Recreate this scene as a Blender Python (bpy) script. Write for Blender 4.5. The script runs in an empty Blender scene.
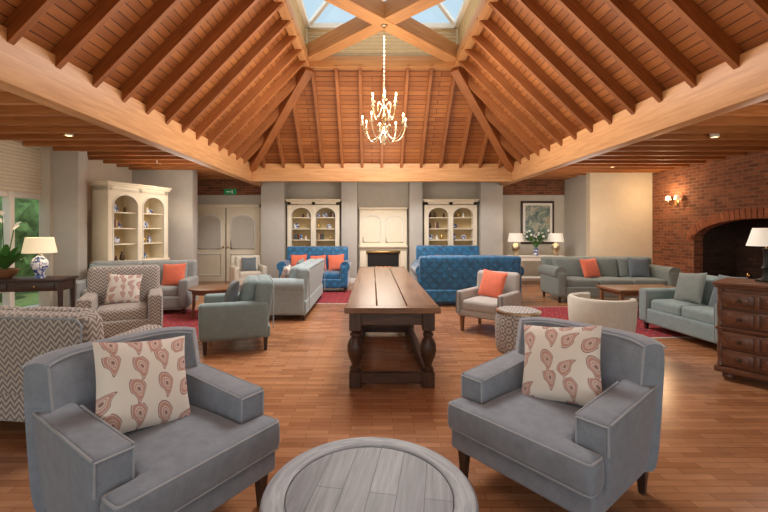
import bpy, bmesh, math, random
from mathutils import Matrix, Vector
R = random.Random(11)
PI = math.pi
def rad(a): return a*PI/180.0
def Rz(a): return Matrix.Rotation(rad(a),4,'Z')
def Rx(a): return Matrix.Rotation(rad(a),4,'X')
def Ry(a): return Matrix.Rotation(rad(a),4,'Y')
def T(x,y,z): return Matrix.Translation((x,y,z))

# ------------------------------------------------------------ materials
def s2l(c):
    def f(v):
        v/=255.0
        return v/12.92 if v<=0.04045 else ((v+0.055)/1.055)**2.4
    return (f(c[0]),f(c[1]),f(c[2]),1.0)
class NT:
    def __init__(s,name):
        s.m=bpy.data.materials.new(name); s.m.use_nodes=True
        s.n=s.m.node_tree.nodes; s.l=s.m.node_tree.links
        s.b=s.n['Principled BSDF']
    def node(s,t,**kw):
        n=s.n.new(t)
        for k,v in kw.items(): setattr(n,k,v)
        return n
    def link(s,a,b): s.l.new(a,b)
    def math(s,op,a,b=None,c=None):
        n=s.node('ShaderNodeMath',operation=op)
        for i,v in enumerate((a,b,c)):
            if v is None: continue
            if isinstance(v,(int,float)): n.inputs[i].default_value=v
            else: s.link(v,n.inputs[i])
        return n.outputs[0]
    def uv(s,scale=(1,1,1)):
        tc=s.node('ShaderNodeTexCoord'); mp=s.node('ShaderNodeMapping')
        s.link(tc.outputs['UV'],mp.inputs['Vector']); mp.inputs['Scale'].default_value=scale
        return mp.outputs[0]
    def obj(s,scale=(1,1,1)):
        tc=s.node('ShaderNodeTexCoord'); mp=s.node('ShaderNodeMapping')
        s.link(tc.outputs['Object'],mp.inputs['Vector']); mp.inputs['Scale'].default_value=scale
        return mp.outputs[0]
    def noise(s,vec,scale,detail=4,rough=.55,dist=0):
        n=s.node('ShaderNodeTexNoise'); s.link(vec,n.inputs['Vector'])
        n.inputs['Scale'].default_value=scale; n.inputs['Detail'].default_value=detail
        n.inputs['Roughness'].default_value=rough; n.inputs['Distortion'].default_value=dist
        return n.outputs['Fac']
    def ramp(s,fac,stops,interp='LINEAR'):
        n=s.node('ShaderNodeValToRGB'); s.link(fac,n.inputs[0]); cr=n.color_ramp; cr.interpolation=interp
        while len(cr.elements)<len(stops): cr.elements.new(0.5)
        for e,(p,c) in zip(cr.elements,stops):
            e.position=p; e.color=c if len(c)==4 else (*c,1)
        return n.outputs[0]
    def mul(s,a,b,fac=1.0,mode='MULTIPLY'):
        n=s.node('ShaderNodeMixRGB',blend_type=mode); n.inputs[0].default_value=fac
        for i,v in ((1,a),(2,b)):
            if isinstance(v,tuple): n.inputs[i].default_value=v
            else: s.link(v,n.inputs[i])
        return n.outputs[0]
    def bump(s,h,strength=.3,dist=.01):
        n=s.node('ShaderNodeBump'); n.inputs['Strength'].default_value=strength; n.inputs['Distance'].default_value=dist
        s.link(h,n.inputs['Height']); s.link(n.outputs[0],s.b.inputs['Normal'])
    def col(s,c):
        if isinstance(c,tuple): s.b.inputs['Base Color'].default_value=c
        else: s.link(c,s.b.inputs['Base Color'])
    def rough(s,v): s.b.inputs['Roughness'].default_value=v
def plain(name,c,rough=.5,metal=0,emit=0,ecol=None,var=.06):
    t=NT(name); c=s2l(c)
    if var>0 and not emit:
        f=t.noise(t.obj(),6,3)
        t.col(t.ramp(f,[(0.3,tuple(v*(1-var) for v in c[:3])),(0.7,tuple(min(1,v*(1+var)) for v in c[:3]))]))
    else: t.col(c)
    t.rough(rough); t.b.inputs['Metallic'].default_value=metal
    if emit:
        t.b.inputs['Emission Color'].default_value=s2l(ecol) if ecol else c
        t.b.inputs['Emission Strength'].default_value=emit
    return t.m
def wood(name,c1,c2,rough=.5,gs=(1.5,22,1),var=.35,bump=.15):
    t=NT(name); v=t.uv(gs)
    f=t.noise(v,1.6,6,.6,.6)
    c=t.ramp(f,[(0.3,s2l(c1)),(0.7,s2l(c2))])
    g=t.noise(t.uv((.25,.6,1)),1.0,2)
    k=t.ramp(g,[(0.3,(1-var,)*3),(0.7,(1+var*.3,)*3)])
    t.col(t.mul(c,k)); t.rough(rough); t.bump(f,bump,.004); return t.m
def boards(name,c1,c2,mort,bw,rh,rough=.5,ms=.004,bump=.4,grain=.35,off=.5,gs=(2,30,1),big=.15):
    t=NT(name); v=t.uv()
    b=t.node('ShaderNodeTexBrick'); t.link(v,b.inputs['Vector'])
    b.offset=off
    b.inputs['Color1'].default_value=s2l(c1); b.inputs['Color2'].default_value=s2l(c2)
    b.inputs['Mortar'].default_value=s2l(mort); b.inputs['Scale'].default_value=1
    b.inputs['Mortar Size'].default_value=ms; b.inputs['Mortar Smooth'].default_value=.2
    b.inputs['Brick Width'].default_value=bw; b.inputs['Row Height'].default_value=rh
    f=t.noise(t.uv(gs),1.5,5,.6,.4)
    k=t.ramp(f,[(0.3,(1-grain,)*3),(0.7,(1.0,)*3)])
    c=t.mul(b.outputs['Color'],k)
    f2=t.noise(t.uv(),.8,3)
    k2=t.ramp(f2,[(0.35,(1-big,)*3),(0.65,(1,)*3)])
    t.col(t.mul(c,k2)); t.rough(rough)
    inv=t.math('SUBTRACT',1.0,b.outputs['Fac'])
    t.bump(inv,bump,.006); return t.m
def fabric(name,c,rough=.9,var=.12,sheen=.3,fine=350):
    t=NT(name); c=s2l(c)
    f=t.noise(t.obj(),14,5,.65); f2=t.noise(t.obj(),fine,2)
    a=t.ramp(f,[(0.3,tuple(x*(1-var) for x in c[:3])),(0.7,tuple(min(1,x*(1+var)) for x in c[:3]))])
    k=t.ramp(f2,[(0.3,(.8,)*3),(0.7,(1.1,)*3)])
    t.col(t.mul(a,k)); t.rough(rough); t.b.inputs['Sheen Weight'].default_value=sheen
    t.bump(f2,.25,.002); return t.m
def quilted(name,c):
    t=NT(name); c=s2l(c); sep=t.node('ShaderNodeSeparateXYZ'); t.link(t.uv(),sep.inputs[0])
    u,v=sep.outputs[0],sep.outputs[1]
    a=t.math('PINGPONG',t.math('MULTIPLY',t.math('ADD',u,v),5.0),.5)
    b=t.math('PINGPONG',t.math('MULTIPLY',t.math('SUBTRACT',u,v),5.0),.5)
    m=t.math('MINIMUM',a,b); m=t.math('POWER',m,.6)
    f=t.noise(t.obj(),9,5,.6)
    k=t.ramp(m,[(0,tuple(x*.7 for x in c[:3])),(.35,c),(.66,tuple(min(1,x*1.25+.01) for x in c[:3]))])
    k2=t.ramp(f,[(.3,(.65,)*3),(.7,(1.35,)*3)])
    t.col(t.mul(k,k2)); t.rough(.45); t.b.inputs['Sheen Weight'].default_value=.6
    t.bump(m,.6,.02); return t.m
def chevron(name,ca,cb,su=14,sv=22):
    t=NT(name); sep=t.node('ShaderNodeSeparateXYZ'); t.link(t.uv(),sep.inputs[0])
    u=t.math('MULTIPLY',sep.outputs[0],su); tri=t.math('PINGPONG',u,.5)
    v=t.math('MULTIPLY',sep.outputs[1],sv)
    s_=t.math('ADD',v,t.math('MULTIPLY',tri,2.0)); fr=t.math('FRACT',s_)
    t.col(t.ramp(fr,[(0,s2l(ca)),(0.5,s2l(cb))],'CONSTANT')); t.rough(.9)
    t.b.inputs['Sheen Weight'].default_value=.2
    t.bump(t.noise(t.obj(),300,2),.2,.002); return t.m
def paisley(name,bg,c1,c2,sc=7.0):
    t=NT(name); v=t.uv((sc,sc,1))
    vo=t.node('ShaderNodeTexVoronoi',voronoi_dimensions='2D'); t.link(v,vo.inputs['Vector'])
    vo.inputs['Scale'].default_value=1; vo.inputs['Randomness'].default_value=.45
    sub=t.node('ShaderNodeVectorMath',operation='SUBTRACT'); t.link(v,sub.inputs[0]); t.link(vo.outputs['Position'],sub.inputs[1])
    rot=t.node('ShaderNodeVectorRotate',rotation_type='Z_AXIS'); t.link(sub.outputs[0],rot.inputs['Vector'])
    sc_=t.node('ShaderNodeSeparateColor'); t.link(vo.outputs['Color'],sc_.inputs[0])
    ang=t.math('ADD',t.math('MULTIPLY',t.math('ROUND',sc_.outputs[0]),2.2),.5); t.link(ang,rot.inputs['Angle'])
    sep=t.node('ShaderNodeSeparateXYZ'); t.link(rot.outputs[0],sep.inputs[0])
    x=sep.outputs[0]; y=t.math('ADD',sep.outputs[1],.1)
    yp=t.math('MAXIMUM',y,0.0)
    xb=t.math('SUBTRACT',x,t.math('MULTIPLY',t.math('MULTIPLY',yp,yp),.9))
    fac=t.math('ADD',1.0,t.math('MULTIPLY',yp,2.4))
    xs=t.math('MULTIPLY',xb,fac); ys=t.math('MULTIPLY',y,.58)
    d=t.math('SQRT',t.math('ADD',t.math('MULTIPLY',xs,xs),t.math('MULTIPLY',ys,ys)))
    BG,A,B=s2l(bg),s2l(c1),s2l(c2)
    mid=tuple((p+q)/2 for p,q in zip(BG,A))
    t.col(t.ramp(d,[(0,B),(0.05,mid),(0.10,A),(0.13,BG),(0.15,A),(0.235,mid),(0.265,B),(0.29,BG)],'CONSTANT'))
    t.rough(.9); t.bump(t.noise(t.obj(),300,2),.2,.002); return t.m
def glassmat(name):
    t=NT(name); n=t.n; out=n['Material Output']
    tr=t.node('ShaderNodeBsdfTransparent'); gl=t.node('ShaderNodeBsdfGlossy'); gl.inputs['Roughness'].default_value=.03
    mx=t.node('ShaderNodeMixShader'); mx.inputs[0].default_value=.06
    t.link(tr.outputs[0],mx.inputs[1]); t.link(gl.outputs[0],mx.inputs[2]); t.link(mx.outputs[0],out.inputs['Surface']); return t.m

M={}
M['ceil']=boards('ceiling_boards',(194,122,64),(162,94,46),(74,38,16),3.0,.11,.5,.006,.5,.28)
M['rafter']=wood('rafter_wood',(138,80,40),(176,110,60),.5,var=.25)
M['beam']=wood('beam_pine',(190,134,84),(220,166,112),.5,(1.0,14,1),.18)
M['joist']=wood('joist_wood',(164,100,52),(194,128,74),.55,var=.25)
M['floor']=boards('oak_parquet',(202,144,102),(168,112,74),(122,78,50),.32,.06,.22,.0018,.10,.22,.5,(3,26,1),.24)
M['wall']=plain('wall_paint',(204,197,184),.85,var=.03)
M['pier']=plain('pier_paint',(194,190,182),.85,var=.03)
M['warmwall']=plain('warm_wall_paint',(228,214,188),.85,var=.03)
M['brick']=boards('brickwork',(176,106,70),(128,72,48),(156,122,96),.225,.075,.9,.009,.8,.25,.5,(8,8,1),.3)
M['firebrick']=boards('sooty_brick',(84,58,46),(56,40,34),(62,50,42),.225,.075,.95,.010,.6,.3,.5,(8,8,1),.4)
M['vbrick']=wood('voussoir_brick',(140,80,52),(178,108,74),.9,(6,6,1),.35)
M['cream']=plain('cream_paint',(240,230,206),.55,var=.03)
M['creamin']=plain('cabinet_inside',(206,182,138),.7,var=.04)
M['white']=plain('white_paint',(236,233,225),.5,var=.02)
M['grayfab']=fabric('grey_blue_velvet',(126,133,144),.8,.16,.3)
M['piping']=fabric('grey_piping',(156,160,166),.8,.05,.2)
M['teal']=fabric('duck_egg_linen',(128,146,146),.85,.1,.2)
M['pale']=fabric('pale_blue_linen',(156,172,174),.85,.08,.2)
M['sage']=fabric('sage_grey_fabric',(122,130,124),.85,.1,.2)
M['graysofa']=fabric('warm_grey_fabric',(146,150,148),.85,.1,.2)
M['blue']=quilted('peacock_velvet',(14,98,142))
M['creamfab']=fabric('cream_linen',(206,200,186),.9,.06,.1)
M['linen']=fabric('stone_linen',(178,172,164),.9,.06,.1)
M['orange']=fabric('coral_fabric',(226,116,86),.85,.1,.2)
M['darkpil']=fabric('slate_fabric',(98,108,114),.9,.1,.2)
M['chev']=chevron('chevron_weave',(188,178,168),(122,114,110))
M['pais']=paisley('paisley_print',(222,213,203),(188,144,132),(142,108,104),7.8)
M['pais2']=paisley('small_paisley_print',(216,208,198),(186,136,124),(130,112,118),10)
M['dark']=wood('dark_wood',(44,27,20),(72,47,33),.4,(2,20,1),.3)
M['oldtop']=wood('aged_oak_top',(92,60,42),(156,112,82),.24,(1.2,10,1),.35,.25)
M['oldleg']=wood('aged_oak',(58,37,27),(96,65,46),.4,(2,14,1),.3,.2)
M['midwood']=wood('walnut',(120,82,55),(152,112,78),.4)
M['chestw']=wood('chest_oak',(82,50,36),(126,82,58),.35,(2,16,1),.3)
M['graytop']=boards('weathered_boards',(150,153,160),(122,126,134),(80,82,86),2.0,.105,.5,.002,.3,.5,.5,(2.5,34,1),.2)
M['grayrim']=wood('weathered_rim',(96,100,107),(160,163,170),.5,(3,30,1),.15,.25)
M['brass']=plain('aged_brass',(190,160,104),.25,1,var=0)
M['silver']=plain('silvered_metal',(206,190,160),.28,1,var=0)
M['candle']=plain('candle_sleeve',(240,230,205),.5,var=0)
M['bulb']=plain('bulb_glow',(255,225,170),.3,0,16,(255,216,160))
M['ember']=plain('ember_glow',(255,150,70),.6,0,2,(255,130,50))
M['shade']=plain('lamp_shade',(238,226,200),.8,0,.4,(255,226,180))
M['shadew']=plain('white_shade',(238,234,224),.8,0,.25,(255,240,215))
M['green']=plain('leaf_green',(72,124,56),.5,var=.3)
M['hedge']=plain('hedge_green',(104,140,78),.9,var=.6)
M['lawn']=plain('lawn',(130,156,92),.95,var=.2)
M['petal']=plain('white_petal',(245,243,238),.6,var=.02)
M['black']=plain('black_iron',(22,20,20),.5,var=0)
M['glass']=glassmat('window_glass')
M['exit']=plain('exit_green',(20,120,70),.5,0,.15,(20,150,80))
t=NT('art_print'); f=t.noise(t.obj(),5,5,.6,.8); t.col(t.ramp(f,[(.35,s2l((70,98,100))),(.5,s2l((130,145,135))),(.6,s2l((196,188,165))),(.75,s2l((110,80,70)))])); t.rough(.4); M['art']=t.m
t=NT('rug_pattern'); vo=t.node('ShaderNodeTexVoronoi'); t.link(t.obj((7,7,1)),vo.inputs['Vector']); vo.inputs['Scale'].default_value=1; vo.inputs['Randomness'].default_value=.2
t.col(t.ramp(vo.outputs['Distance'],[(0,s2l((170,110,96))),(.16,s2l((142,38,46))),(.45,s2l((158,54,58))),(.58,s2l((80,56,84)))],'CONSTANT')); t.rough(.95); M['rug']=t.m
t=NT('lattice_print'); vo=t.node('ShaderNodeTexVoronoi',voronoi_dimensions='2D'); t.link(t.uv((11,11,1)),vo.inputs['Vector']); vo.inputs['Scale'].default_value=1; vo.inputs['Randomness'].default_value=0
t.col(t.ramp(vo.outputs['Distance'],[(0,s2l((130,125,122))),(.18,s2l((190,184,178))),(.4,s2l((122,118,116))),(.55,s2l((184,178,172)))],'CONSTANT')); t.rough(.7); M['lattice']=t.m
t=NT('blue_white_china'); f=t.noise(t.obj(),18,4,.6,1); t.col(t.ramp(f,[(.45,s2l((232,234,238))),(.52,s2l((50,80,140)))])); t.rough(.15); M['china']=t.m
t=NT('books_mixed'); f=t.node('ShaderNodeTexWhiteNoise',noise_dimensions='1D')
sp=t.node('ShaderNodeSeparateXYZ'); t.link(t.obj((25,1,1)),sp.inputs[0]); t.link(t.math('FLOOR',sp.outputs[0]),f.inputs['W'])
t.col(t.ramp(f.outputs['Value'],[(0,s2l((120,60,50))),(.3,s2l((70,86,100))),(.55,s2l((190,170,130))),(.8,s2l((80,94,80)))],'CONSTANT')); t.rough(.7); M['books']=t.m

# ------------------------------------------------------------ mesh builder
class MB:
    def __init__(s): s.bm=bmesh.new(); s.bm.loops.layers.uv.new('UVMap'); s.mats=[]
    def _merge(s,bm,mat,M4=None,uv='grain'):
        bm.normal_update()
        ul=bm.loops.layers.uv.get('UVMap')
        if ul is None: ul=bm.loops.layers.uv.new('UVMap')
        if uv!='keep' and bm.verts:
            mn=[min(v.co[i] for v in bm.verts) for i in range(3)]; mx=[max(v.co[i] for v in bm.verts) for i in range(3)]
            dm=[mx[i]-mn[i] for i in range(3)]
            off=(R.uniform(0,40),R.uniform(0,40)) if uv=='grain' else (0,0)
            for f in bm.faces:
                n=f.normal; a=max(range(3),key=lambda i:abs(n[i])); ax=[(1,2),(0,2),(0,1)][a]
                if uv=='grain' and dm[ax[1]]>dm[ax[0]]: ax=(ax[1],ax[0])
                for l in f.loops:
                    c=l.vert.co; l[ul].uv=(c[ax[0]]+off[0],c[ax[1]]+off[1])
        if M4 is not None: bmesh.ops.transform(bm,matrix=M4,verts=bm.verts)
        if mat not in s.mats: s.mats.append(mat)
        mi=s.mats.index(mat)
        for f in bm.faces: f.material_index=mi; f.smooth=True
        me=bpy.data.meshes.new('tmp'); bm.to_mesh(me); bm.free(); s.bm.from_mesh(me); bpy.data.meshes.remove(me)
    def box(s,c,d,mat,bevel=0,seg=2,M4=None,uv='grain'):
        bm=bmesh.new(); bmesh.ops.create_cube(bm,size=1)
        for v in bm.verts: v.co=Vector((c[0]+v.co.x*d[0],c[1]+v.co.y*d[1],c[2]+v.co.z*d[2]))
        if bevel>0: bmesh.ops.bevel(bm,geom=list(bm.edges),offset=min(bevel,min(d)*.49),segments=seg,profile=.5,affect='EDGES')
        s._merge(bm,mat,M4,uv)
    def hexa(s,p,mat,bevel=0,seg=3,M4=None,uv='grain'):
        bm=bmesh.new(); vs=[bm.verts.new(q) for q in p]
        for f in ((3,2,1,0),(4,5,6,7),(0,1,5,4),(1,2,6,5),(2,3,7,6),(3,0,4,7)): bm.faces.new([vs[i] for i in f])
        if bevel>0: bmesh.ops.bevel(bm,geom=list(bm.edges),offset=bevel,segments=seg,profile=.5,affect='EDGES')
        bmesh.ops.recalc_face_normals(bm,faces=bm.faces)
        s._merge(bm,mat,M4,uv)
    def prism(s,pts,z0,z1,mat,bevel=0,seg=4,crown=0,uv='wall'):
        bm=bmesh.new(); lo=[bm.verts.new((x,y,z0)) for x,y in pts]; hi=[bm.verts.new((x,y,z1)) for x,y in pts]; n=len(pts)
        bm.faces.new(lo[::-1]); top=bm.faces.new(hi)
        for i in range(n): bm.faces.new((lo[i],lo[(i+1)%n],hi[(i+1)%n],hi[i]))
        bmesh.ops.recalc_face_normals(bm,faces=bm.faces)
        if bevel>0: bmesh.ops.bevel(bm,geom=list(bm.edges),offset=bevel,segments=seg,profile=.5,affect='EDGES')
        if crown:
            xs=[p[0] for p in pts]; ys=[p[1] for p in pts]
            for ax,vals in ((0,xs),(1,ys)):
                a,b_=min(vals),max(vals)
                for k in range(1,10):
                    co=[0,0,0]; co[ax]=a+(b_-a)*k/10; no=[0,0,0]; no[ax]=1
                    bmesh.ops.bisect_plane(bm,geom=list(bm.verts)+list(bm.edges)+list(bm.faces),plane_co=co,plane_no=no)
            cx_=(min(xs)+max(xs))/2; cy_=(min(ys)+max(ys))/2; hx=(max(xs)-min(xs))/2; hy=(max(ys)-min(ys))/2
            for v in bm.verts:
                if v.co.z>(z0+z1)/2:
                    v.co.z+=crown*max(0,1-((v.co.x-cx_)/hx)**2)*max(0,1-((v.co.y-cy_)/hy)**2)
        s._merge(bm,mat,None,uv)
    def beam(s,p1,p2,w,h,mat,bevel=0,up=(0,0,1)):
        p1=Vector(p1);p2=Vector(p2);x=(p2-p1);L=x.length;x.normalize();y=Vector(up).cross(x).normalized();z=x.cross(y)
        M4=Matrix(((x.x,y.x,z.x,(p1.x+p2.x)/2),(x.y,y.y,z.y,(p1.y+p2.y)/2),(x.z,y.z,z.z,(p1.z+p2.z)/2),(0,0,0,1)))
        s.box((0,0,0),(L,w,h),mat,bevel,1,M4)
    def quad(s,pts,uax,vax,mat,flip=False):
        bm=bmesh.new(); ul=bm.loops.layers.uv.new('UVMap'); vs=[bm.verts.new(p) for p in pts]
        f=bm.faces.new(vs if not flip else vs[::-1]); U=Vector(uax);V=Vector(vax)
        for l in f.loops: l[ul].uv=(l.vert.co.dot(U),l.vert.co.dot(V))
        s._merge(bm,mat,None,'keep')
    def lathe(s,prof,mat,seg=24,M4=None,a0=0,a1=360,cap=True):
        bm=bmesh.new(); ul=bm.loops.layers.uv.new('UVMap'); full=abs(a1-a0)>=359.9
        n=seg if full else seg+1; rings=[]
        for i in range(n):
            a=rad(a0+(a1-a0)*i/seg); rings.append([bm.verts.new((r*math.cos(a),r*math.sin(a),z)) for r,z in prof])
        rm=max(p[0] for p in prof); cum=[0]
        for i in range(1,len(prof)): cum.append(cum[-1]+math.hypot(prof[i][0]-prof[i-1][0],prof[i][1]-prof[i-1][1]))
        for i in range(seg):
            j=(i+1)%n
            for k in range(len(prof)-1):
                f=bm.faces.new((rings[i][k],rings[j][k],rings[j][k+1],rings[i][k+1]))
                for l,(a,b) in zip(f.loops,((i,k),(i+1,k),(i+1,k+1),(i,k+1))): l[ul].uv=(rm*rad((a1-a0)*a/seg),cum[b])
        if not full and cap:
            try: bm.faces.new(rings[0]); bm.faces.new(rings[-1][::-1])
            except Exception: pass
        bmesh.ops.remove_doubles(bm,verts=bm.verts,dist=1e-5)
        bmesh.ops.recalc_face_normals(bm,faces=bm.faces)
        s._merge(bm,mat,M4,'keep')
    def cyl(s,c,r,h,mat,seg=24,r2=None,M4=None,uv='grain'):
        bm=bmesh.new(); bmesh.ops.create_cone(bm,cap_ends=True,segments=seg,radius1=r,radius2=r if r2 is None else r2,depth=h)
        for v in bm.verts: v.co+=Vector(c)
        s._merge(bm,mat,M4,uv)
    def ball(s,c,r,mat,sc=(1,1,1),seg=12,M4=None):
        bm=bmesh.new(); bmesh.ops.create_uvsphere(bm,u_segments=seg,v_segments=max(6,seg*2//3),radius=r)
        for v in bm.verts: v.co=Vector((v.co.x*sc[0]+c[0],v.co.y*sc[1]+c[1],v.co.z*sc[2]+c[2]))
        s._merge(bm,mat,M4)
    def tube(s,pts,r,mat,seg=6,closed=False,M4=None):
        bm=bmesh.new(); P=[Vector(p) for p in pts]; n=len(P); rings=[]
        pu=None
        for i in range(n):
            if closed: d=P[(i+1)%n]-P[(i-1)%n]
            else: d=P[min(i+1,n-1)]-P[max(i-1,0)]
            d.normalize()
            if pu is None:
                pu=Vector((0,0,1)) if abs(d.z)<.9 else Vector((1,0,0))
            a=(pu-d*pu.dot(d)); 
            if a.length<1e-4: a=d.orthogonal()
            a.normalize(); pu=a; b=d.cross(a)
            rr=r[i] if isinstance(r,(list,tuple)) else r
            rings.append([bm.verts.new(P[i]+(a*math.cos(2*PI*k/seg)+b*math.sin(2*PI*k/seg))*rr) for k in range(seg)])
        for i in range(n if closed else n-1):
            j=(i+1)%n
            for k in range(seg): bm.faces.new((rings[i][k],rings[i][(k+1)%seg],rings[j][(k+1)%seg],rings[j][k]))
        if not closed: bm.faces.new(rings[0][::-1]); bm.faces.new(rings[-1])
        bmesh.ops.recalc_face_normals(bm,faces=bm.faces)
        s._merge(bm,mat,M4)
    def cushion(s,c,d,r,mat,crown=(0,0,0),M4=None,uv='wall',lean=0):
        h=[x/2 for x in d]; r=min(r,min(h)*.98)
        def cs(hh):
            e=[hh-r+r*math.tan(rad(a)) for a in (15,30,45)]
            inn=[(hh-r)*k/3 for k in range(-3,4)] if hh-r>1e-4 else [0]
            return [-x for x in e[::-1]]+inn+e
        C=[cs(x) for x in h]; bm=bmesh.new()
        for ax in range(3):
            u,v=(ax+1)%3,(ax+2)%3
            for sg in (-1,1):
                g=[]
                for a in C[u]:
                    row=[]
                    for b in C[v]:
                        p=[0,0,0]; p[ax]=sg*h[ax]; p[u]=a; p[v]=b; row.append(bm.verts.new(p))
                    g.append(row)
                for i in range(len(g)-1):
                    for j in range(len(g[0])-1):
                        q=(g[i][j],g[i+1][j],g[i+1][j+1],g[i][j+1]); bm.faces.new(q if sg>0 else q[::-1])
        bmesh.ops.remove_doubles(bm,verts=bm.verts,dist=1e-5)
        for v in bm.verts:
            p=v.co.copy(); q=Vector([max(-(h[i]-r),min(h[i]-r,p[i])) for i in range(3)]); dd=p-q
            if dd.length>1e-7: dd=dd.normalized()*r
            p2=q+dd; n=[p2[i]/h[i] for i in range(3)]
            for i in range(3):
                if crown[i]:
                    o=[k for k in range(3) if k!=i]
                    p2[i]+=crown[i]*n[i]*(1-n[o[0]]**2)*(1-n[o[1]]**2)
            p2.y+=lean*(p2.z)
            v.co=p2+Vector(c)
        s._merge(bm,mat,M4,uv)
    def pillow(s,w,h,t,mat,M4=None):
        bm=bmesh.new(); ul=bm.loops.layers.uv.new('UVMap'); N=14
        off=(R.uniform(0,3),R.uniform(0,3))
        for sd in (-1,1):
            g=[]
            for i in range(N+1):
                row=[]
                for j in range(N+1):
                    a=-1+2*i/N;b=-1+2*j/N
                    a=math.sin(a*PI/2)*.5+a*.5; b=math.sin(b*PI/2)*.5+b*.5
                    x=a*w/2*(1-.07*(1-b*b)*abs(a)); z=b*h/2*(1-.07*(1-a*a)*abs(b))
                    y=sd*t/2*(max(0,(1-a*a)*(1-b*b)))**.42
                    row.append(bm.verts.new((x,y,z)))
                g.append(row)
            for i in range(N):
                for j in range(N):
                    q=(g[i][j],g[i+1][j],g[i+1][j+1],g[i][j+1]); f=bm.faces.new(q if sd<0 else q[::-1])
                    for l in f.loops: l[ul].uv=(l.vert.co.x+off[0],l.vert.co.z+off[1])
        bmesh.ops.remove_doubles(bm,verts=bm.verts,dist=1e-5)
        s._merge(bm,mat,M4,'keep')
    def arch(s,x0,x1,zs,zt,rise,y0,y1,mat,M4=None,n=14,uv='wall'):
        bm=bmesh.new(); cx=(x0+x1)/2; hw=(x1-x0)/2; cols=[]
        for i in range(n+1):
            a=PI-PI*i/n; x=cx+hw*math.cos(a); z=zs+rise*math.sin(a)
            cols.append([bm.verts.new(p) for p in ((x,y0,z),(x,y1,z),(x,y1,zt),(x,y0,zt))])
        for i in range(n):
            A,B=cols[i],cols[i+1]
            for k in range(4): bm.faces.new((A[k],A[(k+1)%4],B[(k+1)%4],B[k]))
        bm.faces.new(cols[0][::-1]); bm.faces.new(cols[-1])
        bmesh.ops.recalc_face_normals(bm,faces=bm.faces)
        s._merge(bm,mat,M4,uv)
    def leaf(s,base,dirv,L,w,droop,mat):
        bm=bmesh.new(); n=7; d=Vector(dirv).normalized(); side=d.cross(Vector((0,0,1)))
        if side.length<.01: side=Vector((1,0,0))
        side.normalize(); prev=None
        for i in range(n+1):
            k=i/n; p=Vector(base)+d*L*k+Vector((0,0,-droop*L*k*k)); ww=w*math.sin(PI*min(1,k*.93+.05))**.8/2
            a=bm.verts.new(p-side*ww+Vector((0,0,ww*.3)));m=bm.verts.new(p);b=bm.verts.new(p+side*ww+Vector((0,0,ww*.3)))
            if prev: bm.faces.new((prev[0],a,m,prev[1])); bm.faces.new((prev[1],m,b,prev[2]))
            prev=(a,m,b)
        s._merge(bm,mat)
    def done(s,name,x=0,y=0,z=0,rot=0,M4=None,sharp=38):
        me=bpy.data.meshes.new(name); s.bm.to_mesh(me); s.bm.free()
        for m in s.mats: me.materials.append(m)
        try: me.set_sharp_from_angle(angle=rad(sharp))
        except Exception: pass
        o=bpy.data.objects.new(name,me); bpy.context.collection.objects.link(o)
        o.matrix_world=M4 if M4 is not None else T(x,y,z)@Rz(rot)
        return o
def bez(p0,p1,p2,p3,n=10):
    out=[]
    for i in range(n+1):
        t_=i/n;a=(1-t_)**3;b=3*(1-t_)**2*t_;c=3*(1-t_)*t_*t_;d=t_**3
        out.append(tuple(a*p0[k]+b*p1[k]+c*p2[k]+d*p3[k] for k in range(3)))
    return out

# ------------------------------------------------------------ room shell
CZ=3.16
X0,X1,Y0,Y1=-3.2,3.7,1.0,10.4      # ring beam plan
x0,x1,y0,y1=-1.36,1.78,5.35,8.45   # lantern opening
ZB,ZT=3.2,5.1
XL,XR,YB,YF=-6.05,7.3,11.8,-2.0
b=MB(); b.box(((XL+XR)/2,(YF+YB)/2,-.05),(XR-XL+1,YB-YF+1,.1),M['floor'],uv='wall'); b.done('floor')
b=MB(); b.box((0,5,-.2),(60,60,.1),M['lawn'],uv='wall'); b.done('garden_lawn')
b=MB()
def cflat(xa,xb,ya,yb):
    b.box(((xa+xb)/2,(ya+yb)/2,CZ+.05),(xb-xa,yb-ya,.1),M['ceil'],uv='wall')
cflat(XL-.6,X0,YF-.3,YB+.3); cflat(X1,XR+.9,YF-.3,YB+.3); cflat(X0,X1,Y1,YB+.3); cflat(X0,X1,YF-.3,Y0)
A=lambda x,y,z:Vector((x,y,z))
sl=Vector((x0-X0,0,ZT-ZB)).normalized(); b.quad([A(X0,Y0,ZB),A(X0,Y1,ZB),A(x0,y1,ZT),A(x0,y0,ZT)],(0,1,0),sl,M['ceil'])
sr=Vector((x1-X1,0,ZT-ZB)).normalized(); b.quad([A(X1,Y1,ZB),A(X1,Y0,ZB),A(x1,y0,ZT),A(x1,y1,ZT)],(0,1,0),sr,M['ceil'])
sb=Vector((0,y1-Y1,ZT-ZB)).normalized(); b.quad([A(X0,Y1,ZB),A(X1,Y1,ZB),A(x1,y1,ZT),A(x0,y1,ZT)],(1,0,0),sb,M['ceil'])
sf=Vector((0,y0-Y0,ZT-ZB)).normalized(); b.quad([A(X1,Y0,ZB),A(X0,Y0,ZB),A(x0,y0,ZT),A(x1,y0,ZT)],(1,0,0),sf,M['ceil'])
b.done('ceiling')
b=MB(); dz=.085
def tmax(s_,a0,a1,i0,i1):
    return max(0,min(1,(s_-a0)/(i0-a0),(a1-s_)/(a1-i1)))
y=Y0+.35
while y<Y1-.1:
    t_=tmax(y,Y0,Y1,y0,y1)
    for (xa,xb) in ((X0,x0),(X1,x1)):
        b.beam((xa,y,ZB-dz),(xa+(xb-xa)*t_,y,ZB+(ZT-ZB)*t_-dz),.065,.17,M['rafter'])
    y+=.52
x=X0+.42
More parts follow.
